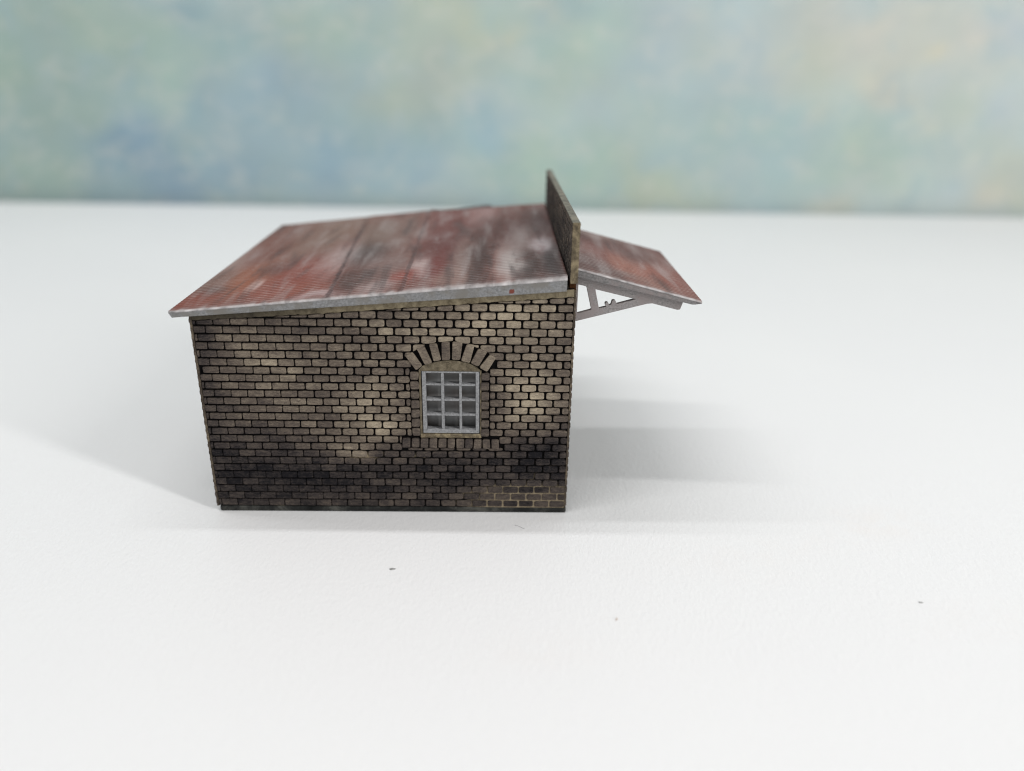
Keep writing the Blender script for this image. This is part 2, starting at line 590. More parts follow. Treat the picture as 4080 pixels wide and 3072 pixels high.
# --- window surround
mb = MB()
for q in ARCH:
    qx, qz = sum(p[0] for p in q) / 4, sum(p[1] for p in q) / 4
    q = [(qx + (p[0] - qx) * 1.07, qz + (p[1] - qz) * 1.03) for p in q]
    brick(mb, q[::-1], M_front, face=0.16, back=-0.32, r=0.28, bev=0.12, n=4, rough=0.07,
          colfn=lambda x, z, r: (0.50 + 0.10 * clamp((x - 36) / 6), r, 0, 1))
mb.build('window_arch', m_brick, root)['label'] = 'arch of eight upright bricks over the window'
for js, xa, xb in ((JAMB_L, 31.66, 32.91), (JAMB_R, 42.25, 43.47)):
    mb = MB()
    for a, b in js:
        a, b = a + 0.05, b - 0.05
        brick(mb, [(xa, a), (xb, a), (xb, b), (xa, b)], M_front, face=0.13, back=-0.32, r=0.30, bev=0.11, n=4, rough=0.06,
              colfn=lambda x, z, r: (0.43 - 0.10 * (x > 40) * (0.5 + 0.5 * math.sin(z * 1.7)), r, 0, 1))
    mb.build('window_jamb', m_brick, root)
mb = MB()
for k, (a, b) in enumerate(SILL):
    dz = -0.13 * k / 10
    a, b = a + 0.03, b - 0.03
    top = 13.28 + dz if 1 < k < 9 else 13.22 + dz
    brick(mb, [(a, 11.72 + dz), (b, 11.72 + dz), (b, top), (a, top)], M_front, face=0.18, back=-0.32, r=0.26, bev=0.11, n=4, rough=0.06,
          colfn=lambda x, z, r: (0.31 + 0.06 * math.sin(x * 2.0), r, 0, 1))
mb.build('window_sill', m_brick, root)
# plain card lining: shallow arch head and the two narrow margins
mb = MB()
head = [(32.98, 24.66), (33.55, 25.28), (34.6, 25.62), (35.7, 25.98), (36.9, 26.16), (38.2, 26.18), (39.5, 26.0), (40.6, 25.70), (41.5, 25.22), (42.15, 24.66)]
A = [mb.vert((x, 0.05, z)) for x, z in head]
B = [mb.vert((x, 0.22, z)) for x, z in head]
mb.face(*A)
for i in range(len(head)):
    j = (i + 1) % len(head)
    mb.face(A[i], B[i], B[j], A[j])
mb.box((32.94, 0.07, 13.55), (33.24, 1.2, 24.63))
mb.box((42.10, 0.07, 13.55), (42.30, 1.2, 24.63))
mb.box((33.24, 0.09, 24.46), (42.10, 1.2, 24.645))
mb.build('window_lining', m_lining, root)
mb = MB()
mb.box((32.94, 0.05, 13.36), (42.30, 1.2, 14.04))
mb.build('window_ledge', m_edge, root, bevel=0.08)

# --- window: frame, glazing bars and pane
FX0, FX1, FZ0, FZ1 = 33.37, 41.98, 14.17, 24.42
YF, DEEP = 0.10, 1.30


def frame_mesh(rects, y0, y1):
    q = MB()
    for a, b, c, d in rects:
        q.box((a, y0, c), (b, y1, d))
    return q


t = 0.55
mb = frame_mesh([(FX0, FX0 + t, FZ0, FZ1), (FX1 - t, FX1, FZ0, FZ1), (FX0 + t, FX1 - t, FZ1 - 0.27, FZ1), (FX0 + t, FX1 - t, FZ0, FZ0 + 0.62)], YF, YF + DEEP)
win = mb.build('window', m_window, root, bevel=0.05)
win['label'] = 'grey window with twelve small panes'
mb = MB()
VB = [(36.22, 36.64), (38.95, 39.31)]
HB = [(22.08, 22.35), (19.58, 19.86), (17.11, 17.39)]
for a, b in VB:
    mb.box((a, YF + 0.05, FZ0 + 0.6), (b, YF + DEEP, FZ1 - 0.25))
cells = [(FX0 + t, VB[0][0]), (VB[0][1], VB[1][0]), (VB[1][1], FX1 - t)]
for a, b in HB:
    for x0, x1 in cells:
        mb.box((x0 - 0.01, YF + 0.08, a + random.uniform(-0.05, 0.04)), (x1 + 0.01, YF + DEEP - random.uniform(0.02, 0.4), b + random.uniform(-0.05, 0.03)))
mb.build('glazing_bars', m_window, win, bevel=0.05)
n = NT('dull_acetate')
a_ = n.noise(n.coord(), 0.22, 3, 0.5)
s_ = n.noise(n.coord(), 3.0, 5, 0.7)
cc = n.ramp(a_, [(0.35, (0.165, 0.150, 0.140)), (0.65, (0.235, 0.243, 0.246))])
m_pane = n.set(cc, n.rng(s_, 0.3, 0.7, 0.28, 0.42), 0.45)
mb = MB()
mb.box((FX0 - 1.1, YF + DEEP + 0.65, FZ0 - 1.1), (FX1 + 1.1, YF + DEEP + 0.78, FZ1 + 1.1))
mb.build('pane', m_pane, win)
for o in (c for c in win.children):
    o.location = (0, 0, 0)

# --- side and back walls
for nm, M, xi, xo in (('left', M_left, 0.42, 0.10), ('right', M_right, XR, W - 0.10)):
    mb = MB()
    x0, x1 = min(xi, xo), max(xi, xo)
    zt0 = min(roof_under(x0), roof_under(x1)) - 0.02
    if nm == 'right':
        zt0 = 37.05
    mb.box((x0, 0.03, 0.95), (x1, DEPTH, zt0))
    mb.box((x0 + (0.21 if nm == 'left' else -0.9), 1.35, 0.96), (x1 + (0.9 if nm == 'left' else -0.21), DEPTH - 1.35, zt0 - 0.02))
    sw = mb.build('wall', m_side, root)
    sw['label'] = 'brick end wall under the low eaves' if nm == 'left' else 'brick end wall carrying the parapet and the canopy'
    mb = MB()
    courses(mb, M, 0.03, DEPTH - 0.03, DEPTH - 0.03, zt0, trim=lambda p: clip(p, 0, zt0 - 0.03, 0, 1), colfn=wear_side, n=2)
    mb.build('brickwork', m_brick, sw)['kind'] = 'stuff'
mb = MB()
v = [mb.vert(p) for p in ((XL, DEPTH - 0.21, 0.95), (XR, DEPTH - 0.21, 0.95), (XR, DEPTH - 0.21, roof_under(XR)), (XL, DEPTH - 0.21, roof_under(XL)),
                          (XL, DEPTH - 1.3, 0.95), (XR, DEPTH - 1.3, 0.95), (XR, DEPTH - 1.3, roof_under(XR)), (XL, DEPTH - 1.3, roof_under(XL)))]
for q in ((0, 1, 2, 3), (7, 6, 5, 4), (0, 4, 5, 1), (1, 5, 6, 2), (2, 6, 7, 3), (3, 7, 4, 0)):
    mb.face(*[v[k] for k in q])
bw = mb.build('wall', m_core, root)
bw['label'] = 'back wall turned towards the painted backdrop'
mb = MB()
sl = 0.09667 - 0.93 / 57
courses(mb, M_back, XL + 0.05, XR - 0.05, XR, 40, trim=lambda p: clip(p, 0, roof_under(0) - 0.1, -sl, 1), colfn=wear_side, n=2)
mb.build('brickwork', m_brick, bw)['kind'] = 'stuff'

# --- base
mb = MB()
mb.box((0.50, 0.02, 0.0), (55.97, DEPTH - 0.05, 0.955))
mb.build('base', m_base, root, bevel=0.22)

# ------------------------------------------------------------------ roofs
ROOFC = [
    (3.76, 50.49, 6.3, 12.5, (125, 88, 78)),
    (9.21, 52.06, 6.3, 17.0, (135, 118, 108)),
    (4.44, 15.96, 4.0, 7.9, (150, 100, 80)),
    (-2.46, 29.98, 3.0, 11.3, (150, 135, 130)),
    (-0.66, 5.5, 2.5, 3.4, (135, 75, 62)),
    (0.6, 9.26, 1.9, 3.0, (90, 70, 65)),
    (7.71, 19.81, 2.4, 4.2, (95, 70, 68)),
    (12.45, 14.58, 4.9, 7.8, (140, 82, 72)),
    (13.23, 5.48, 4.5, 3.4, (142, 85, 72)),
    (17.21, 24.51, 2.1, 8.9, (165, 152, 150)),
    (22.02, 27.05, 3.1, 7.7, (78, 68, 66)),
    (22.5, 9.08, 2.4, 4.7, (78, 58, 54)),
    (26.98, 14.65, 3.1, 7.7, (130, 112, 108)),
    (29.89, 7.85, 1.8, 3.5, (145, 75, 65)),
    (32.16, 14.14, 1.2, 5.1, (175, 162, 160)),
    (35.15, 28.12, 3.0, 19.0, (104, 56, 53)),
    (34.66, 47.15, 3.8, 16.0, (125, 82, 78)),
    (41.29, 52.26, 2.3, 10.6, (155, 132, 130)),
    (38.82, 13.12, 1.8, 15.2, (140, 125, 120)),
    (41.43, 16.02, 1.5, 15.9, (70, 48, 45)),
    (44.06, 37.67, 4.2, 10.6, (96, 64, 60)),
    (48.08, 27.78, 2.0, 9.3, (150, 140, 138)),
    (47.11, 10.3, 1.7, 7.2, (175, 170, 168)),
    (51.98, 20.34, 1.2, 5.6, (185, 180, 182)),
    (49.32, 7.19, 1.7, 9.2, (70, 54, 52)),
    (53.16, 9.43, 1.4, 11.9, (76, 73, 74)),
    (6.93, 10.6, 0.8, 3.0, (190, 180, 178)),
    (22.09, 43.1, 4.2, 11.4, (128, 112, 104)),
    (27.07, 41.08, 3.0, 14.9, (130, 108, 102)),
    (1.46, 39.21, 3.6, 10.9, (125, 85, 76)),
    (52.61, 39.46, 2.8, 10.8, (92, 74, 73)),
    (26.81, 3.45, 1.7, 2.7, (160, 148, 146)),
    (18.25, 1.97, 2.3, 1.6, (165, 150, 150)),
    (37.27, 4.42, 2.3, 3.3, (150, 128, 122)),
    (35.06, 15.66, 1.2, 7.8, (128, 66, 62)),
    (-0.27, 16.27, 2.4, 5.3, (120, 98, 90)),]
ROOFC = [(a, b, max(abs(c), .8), max(abs(d), 1.5), lin(e)) for a, b, c, d, e in ROOFC]


def roof_colour(x, y, blobs, base):
    w = 0.55
    s = [base[k] * w for k in range(3)]
    jx = 0.9 * noise.noise(Vector((x * 0.35, y * 0.08, 1))) + 0.5 * noise.noise(Vector((x * 0.9, y * 0.2, 7)))
    jy = 3.0 * noise.noise(Vector((x * 0.3, y * 0.1, 5)))
    for cx, cy, rx, ry, c in blobs:
        q = ((x + jx - cx) / rx) ** 2 + ((y + jy - cy) / ry) ** 2
        if q < 7:
            e = math.exp(-q * 1.1) * 3.2
            w += e
            for k in range(3):
                s[k] += c[k] * e
    c = [v / w for v in s]
    g = (c[0] + c[1] + c[2]) / 3
    return [clamp((g + (v - g) * 1.42) * (0.68 + 2.0 * (g - 0.12)), 0.004, 1) for v in c]


def corrugated(mb, x0f, x1f, top, yf, yb, th, nx, pitch, colour, seams, lip=0.30, amp=0.024):
    """ribbed sheet; ribs run along x, seams step across them"""
    nrib = 10
    ny = int((yb(0.5) - yf(0.5)) / pitch) * nrib
    ny = max(ny, 20)
    rows = []
    for i in range(nx + 1):
        s = i / nx
        x = x0f + (x1f - x0f) * s
        ya, yz = yf(s), yb(s)
        step = 0.0
        wob = 0.25 * noise.noise(Vector((x * 0.15, 3.3, 0)))
        r = []
        for j in range(-4, ny + 1):
            if j < 0:                        # rolled front lip
                a = (j + 4) / 4 * math.pi / 2
                y = ya + lip * (1 - math.sin(a)) * 1.0 - 0.0
                y = ya + lip - lip * math.sin(a) if False else ya + lip * (1 - math.sin(math.pi / 2 * (j + 4) / 4)) * 0
                z = top(x, ya) - lip * (1 - (j + 4) / 4)
                y = ya - 0.0 + 0.22 * ((j + 4) / 4) ** 2 - 0.0
                q_ = 0.42 + 0.30 * noise.noise(Vector((x * 0.8, 8, 3))) + 0.1 * noise.noise(Vector((x * 2.4, 8, 3)))
                r.append(mb.vert((x, y, z), (q_ * 1.02, q_ * 0.98, q_ * 0.98, 0.8)))
                continue
            u = j / ny
            y = ya + 0.22 + (yz - ya - 0.22) * u
            sx = 0.0
            for xs_, sl_, sw_ in seams:
                d = (x - (xs_ + sl_ * (y - ya)))
                sx += 0.16 * sw_ / (1 + math.exp(-clamp(d * 7, -30, 30)))
                if 0 < -d < 1.2:
                    sx -= 0.05 * sw_ * (1 - (-d) / 1.2)
            ph = 2 * math.pi * j / nrib
            cr = 0.5 + 0.5 * math.cos(ph + wob * 0.5)
            cr = cr ** 0.8
            fade = clamp(j / 6.0)
            z = top(x, y) + sx + amp * (cr - 0.5) * 2 * fade + 0.02 * noise.noise(Vector((x * 1.2, y * 1.2, 0)))
            c = colour(x, y)
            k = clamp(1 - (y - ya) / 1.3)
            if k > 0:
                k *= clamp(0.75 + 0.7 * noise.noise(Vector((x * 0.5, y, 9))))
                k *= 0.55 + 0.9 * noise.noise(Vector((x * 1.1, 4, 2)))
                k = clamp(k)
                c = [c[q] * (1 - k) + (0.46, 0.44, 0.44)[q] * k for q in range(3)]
            for xs_, sl_, sw_ in seams:
                d = (x - (xs_ + sl_ * (y - ya)))
                if -0.62 < d < 0.05:
                    kk = clamp(sw_ * (0.75 + 0.75 * noise.noise(Vector((y * 0.28, xs_, 2)))))
                    c = [c[q] * (1 - kk) + (0.050, 0.018, 0.017)[q] * kk for q in range(3)]
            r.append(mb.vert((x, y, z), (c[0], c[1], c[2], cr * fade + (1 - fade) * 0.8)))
        rows.append(r)
    m = len(rows[0])
    for i in range(nx):
        for j in range(m - 1):
            mb.face(rows[i][j], rows[i + 1][j], rows[i + 1][j + 1], rows[i][j + 1])
    # underside and rim
    under = []
    for i in range(nx + 1):
        a, b = rows[i][0], rows[i][-1]
        pa, pb = mb.v[a], mb.v[b]
        under.append((a, mb.vert((pa[0], pb[1], pb[2] - th), (0.15, 0.12, 0.12, 0.5)), b))
    for i in range(nx):
        a, c = under[i], under[i + 1]
        mb.face(a[2], c[2], c[1], a[1])
        mb.face(a[0], a[1], c[1], c[0])
    mb.face(*([q for q in rows[0]] + [under[0][1]]))
    mb.face(*([q for q in rows[-1]][::-1] + [under[-1][1]]))


def pw(pts):
    def f(s):
        for (a, va), (b, vb) in zip(pts, pts[1:]):
            if s <= b:
                return va + (vb - va) * (s - a) / (b - a)
        return pts[-1][1]
    return f


RX0, RX1 = -2.35, 54.48
mb = MB()
base_c = lin((128, 88, 80))
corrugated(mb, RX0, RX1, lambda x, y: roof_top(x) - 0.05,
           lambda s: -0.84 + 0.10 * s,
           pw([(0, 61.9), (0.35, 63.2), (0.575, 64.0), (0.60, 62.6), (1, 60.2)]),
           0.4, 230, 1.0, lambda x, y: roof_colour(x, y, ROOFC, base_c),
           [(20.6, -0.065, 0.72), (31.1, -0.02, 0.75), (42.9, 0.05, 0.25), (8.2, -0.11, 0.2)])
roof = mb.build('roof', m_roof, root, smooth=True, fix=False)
roof['label'] = 'rust red corrugated roof sloping down from the parapet'

# board under the sheet: its grey edge is the fascia
mb = MB()
nn = 60
prev = None
for i in range(nn + 1):
    s = i / nn
    x = RX0 + 0.03 + (RX1 - RX0 - 0.06) * s
    rag = 0.05 * noise.noise(Vector((x * 0.9, 1, 1))) * clamp(1 - abs(x - 25) / 14)
    xb = x + (0.35 * (1 - s / 0.012) if s < 0.012 else 0)
    zt, zb = roof_top(x) - 0.36, roof_under(x) + rag
    cur = [mb.vert((x, -0.80 + 0.1 * s, zt)), mb.vert((x, -0.82 + 0.1 * s, zt - 0.05)), mb.vert((xb, -0.80 + 0.1 * s, zb + 0.06)), mb.vert((xb, -0.74 + 0.1 * s, zb)),
           mb.vert((xb, 59.4, zb)), mb.vert((x, 59.6, zt))]
    if prev:
        for k in range(6):
            mb.face(prev[k], cur[k], cur[(k + 1) % 6], prev[(k + 1) % 6])
    else:
        mb.face(*cur[::-1])
    prev = cur
mb.face(*prev)
mb.build('fascia', m_spot, roof)['label'] = 'grey painted edge board of the main roof'

# thin lifted strip along the back edge of the roof
mb = MB()
v = [mb.vert(p) for p in ((29.0, 62.4, roof_top(29.0) - 0.3), (44.5, 60.9, roof_top(44.5) - 0.2), (42.5, 61.2, roof_top(42.5) + 0.75), (41.0, 61.4, roof_top(41.0) + 0.7),
                          (29.0, 62.8, roof_top(29.0) - 0.3), (44.5, 61.3, roof_top(44.5) - 0.2), (42.5, 61.6, roof_top(42.5) + 0.75), (41.0, 61.8, roof_top(41.0) + 0.7))]
for q in ((0, 1, 2, 3), (7, 6, 5, 4), (0, 4, 5, 1), (1, 5, 6, 2), (2, 6, 7, 3), (3, 7, 4, 0)):
    mb.face(*[v[k] for k in q])
mb.build('rear_strip', m_fascia, roof)

# ------------------------------------------------------------------ parapet
PZ0, PZ1, PD, PT = 38.12, 46.82, 56.9, 1.10


def px_out(y):
    return 56.03 - 0.0086 * y


mb = MB()
nseg = 60
prev = None
for i in range(nseg + 1):
    y = PD * i / nseg
    xo = px_out(y) - 0.16
    xi = px_out(y) - PT + 0.14
    cur = [mb.vert((xo, y, PZ0 + 0.02)), mb.vert((xo, y, PZ1 - 0.03)), mb.vert((xi, y, PZ1 - 0.03)), mb.vert((xi, y, PZ0 + 0.02))]
    if prev:
        for k in range(4):
            mb.face(prev[k], cur[k], cur[(k + 1) % 4], prev[(k + 1) % 4])
    else:
        mb.face(*cur[::-1])
    prev = cur
mb.face(*prev)
par = mb.build('parapet', m_core, root)
par['label'] = 'upright brick parapet at the high end of the roof'
mb = MB()
M_in = lambda u, z, d: (px_out(u) - PT - d, u, z)
M_out = lambda u, z, d: (px_out(u) + d, u, z)
courses(mb, M_in, 0.10, PD - 0.05, PD, PZ1 - 0.2, trim=lambda p: clip(p, 0, PZ1 - 0.08, 0, 1), colfn=wear_dark, n=3, z0=PZ0 + 0.1, back=-0.2)
courses(mb, M_out, 0.10, PD - 0.05, PD, PZ1 - 0.2, trim=lambda p: clip(p, 0, PZ1 - 0.08, 0, 1), colfn=wear_side, n=2, z0=PZ0 + 0.1, back=-0.2)
mb.build('brickwork', m_brick, par)['kind'] = 'stuff'
# raw front edge and sooty top edge of the parapet card
mb = MB()
nz = 26
prev = None
for j in range(nz + 1):
    z = PZ0 + (PZ1 - PZ0) * j / nz
    a = 0.03 * noise.noise(Vector((z * 1.3, 1, 0)))
    b = 0.05 * noise.noise(Vector((z * 1.6, 5, 0)))
    bite = 0.28 * clamp(1 - (z - PZ0) / 0.5)
    cur = [mb.vert((56.03 + b, -0.015, z)), mb.vert((56.03 - PT + a + bite * 0.3, -0.02, z)), mb.vert((56.03 - PT + a, 0.12, z)), mb.vert((56.03 + b, 0.12, z))]
    if prev:
        for k in range(4):
            mb.face(prev[k], cur[k], cur[(k + 1) % 4], prev[(k + 1) % 4])
    else:
        mb.face(*cur[::-1])
    prev = cur
mb.face(*prev)
mb.build('card_edge', m_edge, par, bevel=0.04)
mb = MB()
prev = None
for i in range(nseg * 2 + 1):
    y = 0.0 + PD * i / (nseg * 2)
    w1, w2 = 0.035 * noise.noise(Vector((y, 1, 0))), 0.035 * noise.noise(Vector((y, 7, 0)))
    xo, xi = px_out(y) + w1, px_out(y) - PT + w2
    zt = PZ1 + 0.02 * noise.noise(Vector((y * 1.5, 9, 0)))
    cur = [mb.vert((xo, y - 0.01, PZ1 - 0.10)), mb.vert((xo - 0.04, y - 0.01, zt)), mb.vert((xi + 0.04, y - 0.01, zt)), mb.vert((xi, y - 0.01, PZ1 - 0.10))]
    if prev:
        for k in range(4):
            mb.face(prev[k], cur[k], cur[(k + 1) % 4], prev[(k + 1) % 4])
    else:
        mb.face(*cur[::-1])
    prev = cur
mb.face(*prev)
mb.build('coping', m_cap, par)
# strip of raw wood the parapet stands on
mb = MB()
mb.box((54.95, 0.45, 37.06), (55.86, PD - 0.5, PZ0 + 0.015))
mb.build('packing_strip', m_orange, root)

# ------------------------------------------------------------------ canopy on the right
CX0, CX1, CYF, CYB, CS = 56.10, 74.85, 2.36, 35.0, 0.2552


def can_top(x, y=0):
    return 39.90 - CS * (x - 56.0)


def px(u, v):
    """point on the canopy: u along the slope 0..1, v into the depth 0..1"""
    return (CX0 + (CX1 - CX0) * u, CYF + (CYB - CYF) * v)


CANC = [(px(.25, .55), 4, 7, (138, 84, 76)), (px(.55, .35), 4, 6, (165, 108, 92)), (px(.8, .3), 4, 7, (150, 88, 76)), (px(.15, .25), 3, 5, (120, 96, 92)),
        (px(.05, .5), 2.5, 7, (158, 135, 130)), (px(.45, .75), 5, 6, (112, 72, 66)), (px(.8, .8), 5, 6, (122, 92, 86)), (px(.3, .1), 4, 2, (115, 92, 88)),
        (px(.95, .5), 2, 12, (142, 90, 80)), (px(.35, .95), 4, 2.5, (145, 128, 122)), (px(.62, .12), 4, 2, (150, 115, 105)), (px(.05, .85), 3, 5, (95, 72, 68)),
        (px(.6, .6), 2, 5, (98, 62, 56)), (px(.4, .45), 1.6, 5, (160, 110, 96))]
CANC = [(a[0], a[1], b, c, lin([v * 0.72 + 0.28 * sum(d) / 3 for v in d])) for a, b, c, d in CANC]
cb = lin((128, 96, 90))
mb = MB()
corrugated(mb, CX0, CX1, lambda x, y: can_top(x) - 0.05, lambda s: CYF, lambda s: CYB, 0.35, 90, 0.95,
           lambda x, y: roof_colour(x, y, CANC, cb), [], lip=0.28)
can = mb.build('canopy', m_roof, root, smooth=True, fix=False)
can['label'] = 'small rust red corrugated canopy sticking out below the parapet'
mb = MB()
prev = None
for i in range(41):
    s = i / 40
    x = CX0 + 0.02 + (CX1 - CX0 - 0.06) * s
    th = 1.32 - 0.42 * s
    tip = clamp((x - (CX1 - 1.25)) / 1.25)
    zt = can_top(x) - 0.33
    zb = can_top(x) - th + tip * 0.50
    y0 = CYF + 0.05
    rg = 0.04 * noise.noise(Vector((x * 2, 3, 0)))
    cur = [mb.vert((x, y0 + 0.02, zt)), mb.vert((x, y0 + rg, zt - 0.05)), mb.vert((x, y0 + 0.03, zb)), mb.vert((x, CYB - 0.1, zb)), mb.vert((x, CYB - 0.1, zt))]
    if prev:
        for k in range(5):
            mb.face(prev[k], cur[k], cur[(k + 1) % 5], prev[(k + 1) % 5])
    else:
        mb.face(*cur[::-1])
    prev = cur
mb.face(*prev)
mb.build('fascia', m_fascia2, can)['label'] = 'brown grey edge board of the canopy'

OUT = [(56.05, 39.0), (72.30, 34.75), (71.92, 33.46), (71.5, 33.40), (67.67, 34.36), (66.9, 34.28), (56.05, 31.36)]
H1 = [(56.5, 37.10), (57.35, 36.92), (57.62, 36.83), (57.78, 36.55), (58.60, 33.32), (58.4, 33.2), (56.5, 32.66)]
H2 = [(59.05, 36.42), (65.12, 34.98), (62.32, 34.18), (62.26, 34.50), (62.08, 34.74), (61.85, 34.80), (61.62, 34.66), (61.58, 34.36), (61.50, 34.10),
      (61.36, 34.02), (61.20, 34.06), (61.14, 34.26), (60.98, 34.44), (60.76, 34.44), (60.60, 34.26), (60.64, 33.98), (60.82, 33.76), (59.75, 33.48)]


def bracket(y0, th):
    bm = bmesh.new()
    ed = []
    for loop in (OUT, H1, H2):
        vs = [bm.verts.new(((x - ROOT.x) * MM, (y0 - ROOT.y) * MM, (z - ROOT.z) * MM)) for x, z in loop]
        ed += [bm.edges.new((vs[i], vs[(i + 1) % len(vs)])) for i in range(len(vs))]
    bmesh.ops.triangle_fill(bm, use_beauty=True, use_dissolve=False, edges=ed)
    r = bmesh.ops.extrude_face_region(bm, geom=list(bm.faces))
    for g in r['geom']:
        if isinstance(g, bmesh.types.BMVert):
            g.co.y += th * MM
    bmesh.ops.recalc_face_normals(bm, faces=bm.faces)
    me = bpy.data.meshes.new('bracket')
    bm.to_mesh(me)
    bm.free()
    me.materials.append(m_timber)
    o = bpy.data.objects.new('bracket', me)
    col.objects.link(o)
    o.parent = can
    b = o.modifiers.new('bevel', 'BEVEL')
    b.width = 0.05 * MM
    b.limit_method = 'ANGLE'
    b.angle_limit = math.radians(60)
    return o


bracket(3.35, 0.75)
bracket(32.4, 0.75)

# ------------------------------------------------------------------ table and backdrop
n = NT('white_leatherette')
co = n.coord((1.0, 0.62, 1.0))
warp = n.noise(n.coord(), 0.16, 2, 0.5)
cells_ = n.voro(n.coord((1.25, 0.80, 1.0)), 1.7, 'SMOOTH_F1')
cr = n.noise(co, 2.1, 3, 0.55, 1.6)
hh = n.math('ADD', n.math('MULTIPLY', cells_, -0.7), n.math('MULTIPLY', cr, 0.8))
st = n.noise(n.coord(), 0.010, 3, 0.5)
c = n.ramp(st, [(0.35, (0.785, 0.785, 0.792)), (0.65, (0.800, 0.800, 0.803))])
_, s1, s2, s3, _a = n.attr()
c = n.mix(n.math('MULTIPLY', s1, n.rng(n.noise(n.coord(), 0.25, 3, 0.6), 0.3, 0.65)), c, (0.80, 0.66, 0.56))
n.bump(hh, 0.075, 0.75)
m_table = n.set(c, 0.50, 0.35)
mb = MB()
stains = [(105.3, -2.1, 7.0, 2.6, 0.22), (80, -13, 10, 3, 0.07), (51, -31, 7, 2.5, 0.08), (110, -26, 12, 4, 0.05), (94, -8, 8, 2, 0.05)]
tx = [-900, -400, -200] + [-120 + 4 * i for i in range(73)] + [230, 320, 500, 1000]
ty = [-420, -200, -110] + [-80 + 4 * i for i in range(40)] + [100, 150, 200, 250, 277.0]
g = {}
for i, x in enumerate(tx):
    for j, y in enumerate(ty):
        s = sum(a * math.exp(-((x - cx) / rx) ** 2 - ((y - cy) / ry) ** 2) for cx, cy, rx, ry, a in stains)
        yy = y - 0.0066 * x if j == len(ty) - 1 else y
        g[i, j] = mb.vert((x, yy, 0), (s, 0, 0, 1))
for i in range(len(tx) - 1):
    for j in range(len(ty) - 1):
        mb.face(g[i, j], g[i + 1, j], g[i + 1, j + 1], g[i, j + 1])
v = [mb.vert(p) for p in ((-900, -420, -18), (1000, -420, -18), (1000, 277 - 6.6, -18), (-900, 277 + 5.94, -18))]
ci = [g[0, 0], g[len(tx) - 1, 0], g[len(tx) - 1, len(ty) - 1], g[0, len(ty) - 1]]
for a in range(4):
    b = (a + 1) % 4
    side = [ci[a]]
    if a == 2:
        side = [g[i, len(ty) - 1] for i in range(len(tx) - 1, -1, -1)]
    elif a == 0:
        side = [g[i, 0] for i in range(len(tx))]
    elif a == 1:
        side = [g[len(tx) - 1, j] for j in range(len(ty))]
    else:
        side = [g[0, j] for j in range(len(ty) - 1, -1, -1)]
    mb.face(*(side + [v[b], v[a]]))
mb.face(*v)
table = mb.build('table', m_table, origin=Vector((0, 0, 0)))
table['kind'] = 'structure'

